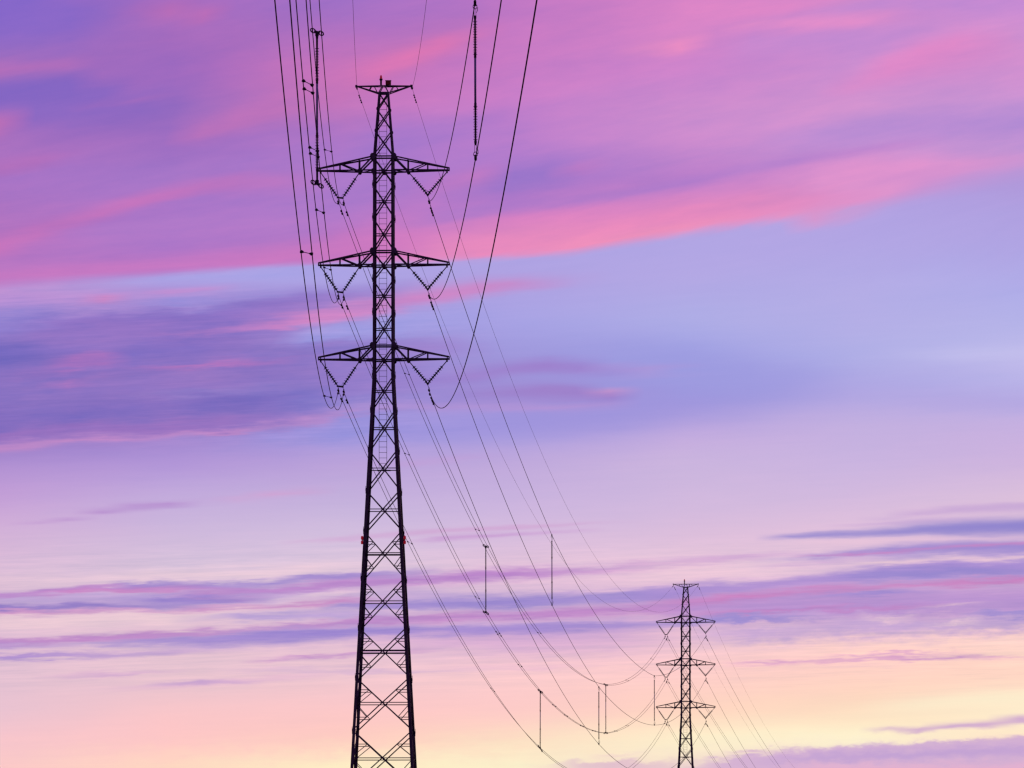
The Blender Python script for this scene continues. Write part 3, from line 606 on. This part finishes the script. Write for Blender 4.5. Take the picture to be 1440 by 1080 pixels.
            obj('arm_strut', angle(lo_(34.3 * S, 1), lo_(61.8 * S, -1), (0, 0, -1), .05, off=.01), STEEL, arm)
            obj('arm_strut', angle(lo_(61.8 * S, -1), lo_(TE, 1), (0, 0, -1), .045, off=.01), STEEL, arm)
            for x in (TX - .02, TE):
                for sy in (-1, 1): obj('end_post', bar(lo_(x, sy), up_(x, sy), .045), STEEL, arm)
            obj('end_plate', box((sx * TX, 0, (ztl + ztu) / 2), (.02, .17, .17)), STEEL, arm)
    # earth wire beam: flat top, bottom chords rising to the tips
    zt, zb = hz(120.6), hz(131.3); BX = 38.8 * S; w = hw(131); e = .05
    def tp(x, sy): f = x / BX; return Vector((x, sy * (w * .9 + (e - w * .9) * abs(f)), zt))
    def bt(x, sy):
        a = abs(x); f = max(0, (a - w) / (BX - w)); return Vector((x, sy * (w + (e - w) * f), zb + (zt - .02 - zb) * f))
    bm_ = obj('earth_wire_beam', join(*[angle(tp(0, sy), tp(s * BX, sy), (0, 0, 1), .06) for sy in (-1, 1) for s in (-1, 1)]), STEEL, t)
    for sy in (-1, 1):
        for s in (-1, 1):
            obj('lower_chord', angle(bt(s * w, sy), bt(s * BX, sy), (0, sy, -.001), .065), STEEL, bm_)
            obj('beam_strut', angle(bt(s * w, sy), tp(s * 1.2 * S, sy), (0, sy, 0), .055), STEEL, bm_)
            obj('beam_strut', angle(bt(s * (w + .06), sy), tp(s * 14 * S, sy), (0, sy, 0), .042, off=.01), STEEL, bm_)
            obj('beam_strut', angle(tp(s * 16.8 * S, sy), bt(s * 20.5 * S, sy), (0, sy, 0), .042), STEEL, bm_)
        obj('lower_chord', angle(bt(-w, sy), bt(w, sy), (0, sy, 0), .11), STEEL, bm_)
    for s in (-1, 1): obj('end_plate', box((s * BX, 0, zt - .02), (.12, .16, .13)), STEEL, bm_)
    # beacon and cabinet on the top
    bx = -4.0 * S
    bc = obj('beacon_mast', join(lathe((bx, 0, zt + .02), (bx, 0, zt + 1), [(0, .055), (.28, .058), (.28, .075), (.33, .095), (.38, .085), (.38, .06)]),), FIT, t, True)
    obj('beacon_lens', lathe((bx, 0, zt + .38), (bx, 0, zt + 1), [(0, .06), (.08, .065), (.16, .055), (.21, .03), (.225, .005)]), RED, bc, True)
    cb = obj('cabinet', box((6.4 * S, -.1, zt + .15), (.30, .24, .22)), REDBOX, t)
    obj('cabinet_roof', box((6.4 * S, -.1, zt + .27), (.34, .28, .02)), REDBOX, cb)
    # pairs of red side lamps on brackets
    for s in (-1, 1):
        y = 760.5; w = hw(y); x = s * (w + (.095 if s < 0 else .13))
        br = obj('lamp_bracket', join(box((s * (w + .06), -w * .6, hz(y)), (.13, .03, .05)), box((x, -w * .6, hz(y)), (.05, .05, .46))), FIT, t)
        for dz_ in (.125, -.135):
            obj('side_lamp', lathe((x, -w * .6 - .02, hz(y) + dz_ - .1), (x, -w * .6 - .02, hz(y) + 9), [(0, .045), (.02, .066), (.1, .072), (.17, .066), (.2, .035)]), RED, br, True)
    return t

pylon = build_pylon('tall lattice power pylon in the foreground with three crossarms, ladder and red lamps')
YAW1, YAW2 = -math.radians(2.2), -math.radians(5.0)
X1, X2 = -180.2 / F_PX * D1, 244.3 / F_PX * D2
pylon.location = (X1, D1, 0); pylon.rotation_euler.z = YAW1
def dup(root, loc, rotz, label):
    r = root.copy(); C.objects.link(r); r.location = loc; r.rotation_euler = (0, 0, rotz); r['label'] = label
    for ch in list(root.children):
        if ch.name.startswith('cabinet'): continue
        c = ch.copy(); C.objects.link(c); c.parent = r
        for g2 in list(ch.children):
            d = g2.copy(); C.objects.link(d); d.parent = c
    return r
pylon2 = dup(pylon, (X2, D2, 0), YAW2, 'small lattice power pylon far away at the lower right of the picture')
for o in (pylon, pylon2): o['group'] = 'lattice pylons of the same power line'

# ------------------------------------------------------------------ V-shaped insulator strings
def discs(p, q, first=.46, n=8):
    d = (Vector(q) - Vector(p)).normalized(); out = []
    for i in range(n):
        s = first + i * .150
        out.append(lathe(Vector(p) + d * s, Vector(q), [(-.06, .03), (-.05, .05), (-.01, .052), (.0, .10), (.012, .127), (.024, .122), (.027, .065), (.04, .04), (.095, .03)], 10))
    return join(*out)
def clamp_vf(c, dz=0):
    c = Vector(c)
    return join(box(c + Vector((0, 0, .06)), (.05, .09, .16)),
                tube([c + Vector((0, -.26, -.03)), c + Vector((0, -.15, .0)), c + Vector((0, 0, .012)), c + Vector((0, .15, .0)), c + Vector((0, .26, -.03))], .055, 8))
def v_string(level, twin, label):
    yl = ARMS[level][1]; off = level * 132.7; z0 = hz(yl) - .03
    t = thing('insulator_string', label, 'insulator', group='V-shaped insulator strings under the pylon crossarms')
    if twin:
        sx = -1; po, pi = Vector((-3.555, 0, z0)), Vector((-34.3 * S, 0, z0))
        qo, qi = Vector((-65.0 * S, 0, hz(277.0 + off))), Vector((-58.2 * S, 0, hz(278.2 + off)))
    else:
        po, pi = Vector((3.555, 0, z0)), Vector((35.0 * S, 0, z0))
        qo, qi = Vector((62.6 * S, 0, hz(273.0 + off))), Vector((61.0 * S, 0, hz(273.2 + off)))
    for p, q in ((po, qo), (pi, qi)):
        L = (q - p).length; d = (q - p).normalized()
        obj('hanger_link', join(bar(p, p + d * .44, .05), bar(p + d * 1.56, q, .045), box(p, (.09, .12, .12))), FIT, t)
        o = obj('disc_stack', discs(p, q, .46), GLASS, t, True); o['kind'] = 'stuff'
    if twin:
        obj('yoke_plate', section(qo - Vector((.06, 0, .01)), qi + Vector((.06, 0, -.01)), Vector((0, 1, 0)), Vector((0, 0, 1)), [(-.015, -.05), (.015, -.05), (.015, .05), (-.015, .05)]), FIT, t)
        for x, z in ((-64.2 * S, hz(283.2 + off)), (-56.5 * S, hz(285.0 + off))):
            q = qo if x < -60 * S else qi
            cl = obj('suspension_clamp', clamp_vf((x, 0, z)), FIT, t, True)
            obj('clamp_link', bar((q.x, 0, q.z), (x, 0, z + .1), .025), FIT, cl)
        a = qi
        obj('arcing_horn', tube([qi + Vector((-.02, 0, .03)), qi + Vector((-.03, 0, .12)), qi + Vector((.0, 0, .2))], .012, 6), FIT, t, True)
    else:
        pts = [(-.12, .0), (.12, .0), (.02, -.15), (-.02, -.15)]
        cx, cz = 61.8 * S, hz(273.3 + off)
        obj('yoke_plate', section(Vector((cx, -.015, cz + .02)), Vector((cx, .015, cz + .02)), Vector((1, 0, 0)), Vector((0, 0, 1)), pts), FIT, t)
        cl = obj('suspension_clamp', clamp_vf((63.6 * S, 0, hz(283.4 + off))), FIT, t, True)
        obj('clamp_link', bar((cx, 0, cz - .12), (63.6 * S, 0, hz(281 + off)), .028), FIT, cl)
        ring = [(cx + .17 * math.cos(a), .17 * math.sin(a), cz + .16 + .03 * math.sin(2 * a)) for a in np.linspace(0, 2 * math.pi, 20, endpoint=False)]
        obj('arcing_ring', tube(ring, .009, 5, True), FIT, t, True)
    return t
LV = ['top', 'middle', 'bottom']
for li in range(3):
    for twin in (True, False):
        side = 'left' if twin else 'right'; kind = 'with twin clamps' if twin else 'with one clamp'
        a = v_string(li, twin, f'V of glass insulators {kind} below {side} {LV[li]} crossarm, tall near pylon')
        a.location = pylon.location; a.rotation_euler = (0, 0, YAW1)
        dup(a, tuple(pylon2.location), YAW2, f'tiny V of insulators {kind} below {side} {LV[li]} crossarm, distant pylon')

# ------------------------------------------------------------------ wires: one object each, over both pylons
def loc2w(root_loc, yaw, x, z): return Vector((root_loc[0] + x * math.cos(yaw), root_loc[1] + x * math.sin(yaw), z))
def at1(x, y): return loc2w((X1, D1), YAW1, (x - 539.8) * S, hz(y))
def at2(x, y): return loc2w((X2, D2), YAW2, x, y)
dm0 = None
def damper(parent, p, d, r):
    global dm0
    if dm0 is None:
        v = join(tube([(0, -.24, -.07), (0, -.12, -.075), (0, 0, -.065), (0, .12, -.075), (0, .24, -.07)], .010, 5),
                 lathe((0, -.32, -.07), (0, 0, -.07), [(0, .015), (.03, .042), (.12, .046), (.15, .03)], 8),
                 lathe((0, .17, -.07), (0, .5, -.07), [(0, .03), (.03, .046), (.12, .042), (.15, .015)], 8),
                 box((0, 0, -.035), (.03, .05, .09)))
        dm0 = v
        o = obj('vibration_damper', v, FIT, parent, True); damper.src = o
    else:
        o = bpy.data.objects.new('vibration_damper', damper.src.data); C.objects.link(o); o.parent = parent
    q = Vector(d).to_track_quat('Y', 'Z')
    o.matrix_local = Matrix.LocRotScale(p, q, Vector((1, 1, 1)) * r)
class Wire: pass
W = {}
def wire(key, p1, p2, near, far, sps, r, label, cat, beyond=(.1125, -.1225, 2.0e-4), damps=(2.0,), beyond_a=None):
    """near: (lateral slope, initial drop, curvature) towards the camera; far: curvature and the small
       extra drops where the interphase spacers weigh on the wire"""
    w = Wire(); a, m, c = near; cc, hs = far
    SP = D2 - D1; Sx = p2.y - p1.y
    def pos(D):
        if D < p1.y:
            u = p1.y - D; return Vector((p1.x - a * u, D, p1.z + m * u + c * u * u))
        if D <= p2.y:
            u = D - p1.y; z = p1.z + (p2.z - p1.z) * u / Sx - cc * u * (Sx - u)
            for h, ds in zip(hs, sps):
                us = ds - p1.y; z -= h * (u / us if u < us else (Sx - u) / (Sx - us))
            return Vector((p1.x + (p2.x - p1.x) * u / Sx, D, z))
        u = D - p2.y; return Vector((p2.x + beyond[0] * u, D, p2.z + beyond[1] * u + beyond[2] * u * u))
    Ds = np.unique(np.round(np.concatenate([np.linspace(-80, p1.y, 110), np.linspace(p1.y - 20, p1.y + 20, 21), [p1.y], np.linspace(p1.y, p2.y, 120), [p2.y], np.array(sps), np.linspace(p2.y, 1200, 60)]), 3))
    o = obj('overhead_wire', tube([pos(D) for D in Ds], r, 6), ALU, None, True)
    o['label'] = label; o['category'] = cat; o['group'] = 'wires strung over the two pylons'
    k = 1.3 if r > .012 else 1.0
    for y0 in (p1.y, p2.y):
        for dd in damps:
            for s in (-1, 1):
                D = y0 + s * dd; damper(o, pos(D), pos(D + .2) - pos(D - .2), k)
    w.pos = pos; w.obj = o; w.r = r; W[key] = w
DL, DR = (464.9, 529.0, 635.5), (463.2, 528.8, 635.0)
RT, RS, RE = .0155, .018, .0085
wires = [
 ('TL1', at1(475.8, 283.2), at2(-64.2*S, hz(283.2)), (-.02156,-.13927,3.856e-4), (3.18e-4,(-.15,.34)), (464.2,634.0), RT, 'outer cable of the twin pair under the left top crossarms'),
 ('TL2', at1(483.4, 285.0), at2(-56.5*S, hz(285.0)), (-.0216,-.13949,3.856e-4), (3.17e-4,(-.10,.39)), (464.2,634.0), RT, 'inner cable of the twin pair hung under the left top crossarms'),
 ('ML1', at1(476.0, 416.4), at2(-64.2*S, hz(416.4)), (-.02161,-.13433,3.593e-4), (2.85e-4,(.29,.10,1.06)), (464.2,528.3,634.0), RT, 'outer cable of the twin pair hung under the left middle crossarms'),
 ('ML2', at1(483.7, 418.0), at2(-56.5*S, hz(418.0)), (-.02148,-.13481,3.593e-4), (2.87e-4,(.25,.36,.78)), (464.2,528.3,634.0), RT, 'inner cable of the twin pair hung under the left middle crossarms'),
 ('BL1', at1(475.6, 549.0), at2(-64.2*S, hz(549.0)), (-.02161,-.13071,3.351e-4), (2.97e-4,(-.10,)), (528.3,), RT, 'outer cable of the twin pair hung under the left bottom crossarms'),
 ('BL2', at1(483.2, 551.0), at2(-56.5*S, hz(551.0)), (-.02172,-.13067,3.351e-4), (2.93e-4,(.42,)), (528.3,), RT, 'inner cable of the twin pair hung under the left bottom crossarms'),
 ('TR', at1(603.5, 283.6), at2(62.6*S, hz(283.6)), (-.023266,-.125084,2.7375e-4), (2.475e-4,(1.05,1.8)), (462.4,632.0), RS, 'single cable hung under the right top crossarms'),
 ('MR', at1(603.9, 416.4), at2(62.6*S, hz(416.4)), (-.023288,-.126346,2.9493e-4), (2.844e-4,(-.27,.94,.06)), (462.4,527.1,632.0), RS, 'single cable hung under the right middle crossarms'),
 ('BR', at1(604.1, 551.0), at2(62.6*S, hz(551.0)), (-.0238,-.1289,3.25e-4), (2.83e-4,(.29,)), (527.1,), RS, 'single thick cable hung under the right bottom crossarms'),
 ('EL', at1(502.0, 124.0), at2(-37.9*S, hz(124.0)), (-.0221,-.105,2.6e-4), (2.9e-4,()), (), RE, 'thin earth wire over the left tips of both pylon tops'),
 ('ER', at1(579.6, 124.0), at2(38.9*S, hz(124.0)), (-.0237,-.1202,2.6e-4), (2.93e-4,()), (), RE, 'thin earth wire over the right tips of both pylon tops')]
for k, p1, p2, near, far, sps, r, lab in wires:
    by = {'EL': (.1115,-.1225,2e-4), 'ER': (.102,-.1135,2e-4)}.get(k, (.1165,-.1185,2e-4))
    wire(k, p1, p2, near, far, sps, r, lab, 'earth wire' if k[0] == 'E' else 'power cable', beyond=by, damps=(1.5, 2.5) if k[0] == 'E' or k[1:] == 'R' else (2.0,))
# little hangers that hold the earth wires
for root, yaw, who in ((pylon, YAW1, 'tall near pylon'), (pylon2, YAW2, 'distant pylon')):
    for s, key in ((-1, 'EL'), (1, 'ER')):
        x = -37.9*S if s < 0 else 38.9*S
        t = thing('earth_wire_clamp', f"small earth wire clamp hanging at the {'left' if s < 0 else 'right'} top tip of the {who}", 'wire clamp', tuple(root.location), yaw, 'earth wire clamps on the pylon tops')
        obj('hanger', bar((x, 0, hz(121.2)), (x, 0, hz(123.4)), .03, .05), FIT, t)
        obj('clamp_body', tube([(x, -.2, hz(124.6)), (x, -.1, hz(124)), (x, .1, hz(124)), (x, .2, hz(124.6))], .035, 8), FIT, t, True)

# ------------------------------------------------------------------ twin-cable spacers
def D_at(key, px, lo, hi, rising=None):
    """distance at which a wire crosses column px of the picture"""
    Ds = np.linspace(lo, hi, 4000); P = [W[key].pos(D) for D in Ds]
    v = np.array([720 + F_PX * p.x / p.y - px for p in P]); i = int(np.abs(v).argmin()); return float(Ds[i])
sp0 = {}
def bundle_spacer(pair, D, label, bold=False, doubled=False):
    a, b = W[pair + '1'].pos(D), W[pair + '2'].pos(D)
    t = thing('bundle_spacer', label, 'cable spacer', tuple(a), 0, 'small spacers between twin cables')
    v = b - a
    offs = (-.9, .9) if doubled else (0,)
    for oy in offs:
        o1 = Vector((0, oy, 0)) + W[pair + '1'].pos(D + oy) - a - Vector((0, oy, 0)) if doubled else Vector((0, 0, 0))
        o2 = W[pair + '2'].pos(D + oy) - a if doubled else v
        d = (o2 - o1).normalized(); L = (o2 - o1).length
        k = 1.1 if bold else .85
        obj('spacer_bar', bar(o1, o2, .018 * k), FIT, t)
        obj('spacer_clamp', lathe(o1 - d * .03, o2, [(0, .02), (.01, .045 * k), (.06, .045 * k), (.12, .016)], 8), FIT, t, True)
        obj('spacer_clamp', lathe(o2 + d * .03, o1, [(0, .02), (.01, .045 * k), (.06, .045 * k), (.12, .016)], 8), FIT, t, True)
    return t
NT = {'T': 'top', 'M': 'middle', 'B': 'bottom'}
ORD = ['nearest', 'second', 'third', 'fourth', 'fifth', 'sixth', 'seventh', 'eighth', 'ninth', 'tenth', 'eleventh']
near_list = [('ML', 426.5, True, True, 'doubled spacer on the middle twin cables near the upper left, beside the long insulator'),
             ('ML', 435.3, True, True, 'doubled spacer on the middle twin cables, left of the top left crossarm tip'),
             ('ML', 444.3, True, False, 'heavy spacer on the middle twin cables just below the long left insulator'),
             ('ML', 455.4, False, False, 'small spacer on the middle twin cables crossing the left middle crossarm tip'),
             ('BL', 423.2, True, False, 'spacer across the bottom twin cables, left of the middle crossarm'),
             ('BL', 455.5, False, False, 'thin spacer on the bottom twin cables, left of the bottom insulator V'),
             ('TL', 456.2, False, False, 'thin spacer on the top twin cables above the top left crossarm')]
for pair, px, bold, dbl, lab in near_list:
    bundle_spacer(pair, D_at(pair + '1', px, 120, 345), lab, bold, dbl)
far_list = {'TL': (569, 668.3, 755.8, 880, 915), 'ML': (569, 668.3, 698.3, 728.5, 777, 793.5, 816, 833, 864, 880), 'BL': (573, 690, 830)}
for pair, pxs in far_list.items():
    for i, px in enumerate(pxs):
        D = D_at(pair + '1', px, 360, 770)
        bold = pair == 'ML' and i not in (0, 1, 9)
        bundle_spacer(pair, D, f'tiny spacer on {NT[pair[0]]} twin cables between pylons, {ORD[i]} from the tall pylon', bold, pair == 'ML' and i == 2)

# ------------------------------------------------------------------ long interphase insulators between the phases
def sheds(z0, z1, n, R, r):
    prof = []; dzs = (z1 - z0) / n
    for i in range(n):
        a = i * dzs; k = R if i % 2 == 0 else R * .8
        prof += [(a, r), (a + dzs * .42, r), (a + dzs * .5, k), (a + dzs * .62, k), (a + dzs * .75, r)]
    prof.append((z1 - z0, r))
    return lathe((0, 0, z0), (0, 0, z1), prof, 12)
def interphase(up, dn, D, twin, label):
    if twin:
        a = (W[up + '1'].pos(D) + W[up + '2'].pos(D)) / 2; b = (W[dn + '1'].pos(D) + W[dn + '2'].pos(D)) / 2
    else: a, b = W[up].pos(D), W[dn].pos(D)
    t = thing('interphase_insulator', label, 'insulator', (b.x, D, b.z), 0, 'long upright insulators between the cable levels')
    H = a.z - b.z; dxl = a.x - b.x
    def pt(z): return Vector((dxl * z / H, 0, z))
    def leaned(vf):
        return [(p[0] + dxl * p[2] / H, p[1], p[2]) for p in vf[0]], vf[1]
    e = .12 if twin else .42
    ns = 21
    sh = 1.12
    z_lo, z_hi = e, H - e
    lo0 = z_lo + (.42 if twin else .16); hi0 = z_hi - (.42 if twin else .16)
    rc = .030
    obj('rod', leaned(lathe((0, 0, lo0 + sh), (0, 0, H), [(0, rc + .006), (hi0 - lo0 - 2 * sh, rc + .006)], 10)), ROD, t, True)
    for zz in (lo0, hi0 - sh):
        o = obj('shed_stack', leaned(sheds(zz, zz + sh, ns, .072, rc)), RUBBER, t, True); o['kind'] = 'stuff'
    for z0, z1 in ((z_lo, lo0), (hi0, z_hi)):
        obj('end_fitting', leaned(lathe((0, 0, z0), (0, 0, z1 + 1), [(0, .034), (z1 - z0 - .1, .036), (z1 - z0 - .1, .044), (z1 - z0, .044)], 10)), FIT, t, True)
    for z in (lo0 + sh, hi0 - sh): obj('collar', leaned(lathe((0, 0, z - .09), (0, 0, z + 1), [(0, .042), (.18, .042)], 10)), FIT, t, True)
    O = Vector((b.x, D, b.z))
    if twin:
        for pr, sgn, zc_ in ((dn, 1, 0.0), (up, -1, H)):
            A, B = W[pr + '1'].pos(D) - O, W[pr + '2'].pos(D) - O
            mid = (A + B) / 2; d = (B - A).normalized()
            hb = obj('head_bar', join(bar(A + d * .06, B - d * .06, .06, .065), box(mid + Vector((0, 0, sgn * .06)), (.12, .1, .16))), FIT, t)
            for P, s in ((A, -1), (B, 1)):
                cc_ = P + Vector((0, 0, sgn * .0)) - d * s * .02
                up_ = Vector((-.25, .75, .62)).normalized(); e1 = d; e2 = up_.cross(d).normalized()
                ring = [cc_ + e1 * .09 * math.cos(q) + Vector((0, .6, .85 )) * .09 * math.sin(q) for q in np.linspace(0, 2 * math.pi, 18, endpoint=False)]
                obj('corona_ring', tube(ring, .022, 6, True), FIT, hb, True)
                obj('wire_grip', tube([P - Vector((0, .18, -.02)), P + Vector((0, .18, -.02))], .022, 8), FIT, hb, True)
    else:
        for z0, z1 in ((0.0, z_lo), (H, z_hi)):
            s = 1 if z1 > z0 else -1
            cl = obj('wire_clamp', join(tube([pt(z0) + Vector((0, -.16, .02)), pt(z0) + Vector((0, .16, -.02))], .045, 8), box(pt(z0 + s * .05), (.08, .1, .12))), FIT, t, True)
            ring = [pt(z0 + s * .13) + Vector((.065 * math.cos(q), .0, .075 * math.sin(q))) for q in np.linspace(0, 2 * math.pi, 14, endpoint=False)]
            obj('shackle', tube(ring, .014, 6, True), FIT, cl, True)
            obj('link_rod', join(bar(pt(z0 + s * .2) - Vector((.03, 0, 0)), pt(z1) - Vector((.03, 0, 0)), .014), bar(pt(z0 + s * .2) + Vector((.03, 0, 0)), pt(z1) + Vector((.03, 0, 0)), .014)), FIT, cl)
            obj('arcing_horn', tube([pt(z1 - s*.08) + Vector((.03, 0, 0)), pt(z1 - s * .15) + Vector((.08, 0, 0)), pt(z1 - s * .27) + Vector((.085, 0, 0))], .010, 5), FIT, cl, True)
    return t
Dn_L = 211.0; Dn_R = 200.9
interphase('TL', 'ML', Dn_L, True, 'big long upright insulator with ringed ends between twin cables, upper left')
interphase('TR', 'MR', Dn_R, False, 'big long ribbed insulator right of the tall pylon, reaching the top edge')
interphase('TL', 'ML', 463.0, True, 'distant bar-headed insulator on twin cables, highest and leftmost of those between the pylons')
interphase('ML', 'BL', 527.0, True, 'distant bar-headed insulator hanging lowest, its foot in the pale yellow sky')
interphase('TL', 'ML', 632.2, True, 'distant bar-headed insulator, right one of a close pair left of the far pylon')
interphase('TR', 'MR', 462.4, False, 'slim upright insulator on single cables, highest of the slim ones between the pylons')
interphase('MR', 'BR', 527.1, False, 'slim upright insulator, left one of a close pair left of the far pylon')
interphase('TR', 'MR', 632.0, False, 'smallest slim upright insulator, immediately left of the far pylon')
print('near spacers', Dn_L, Dn_R, len(WN), 'world nodes', len(sc.objects), 'objects')
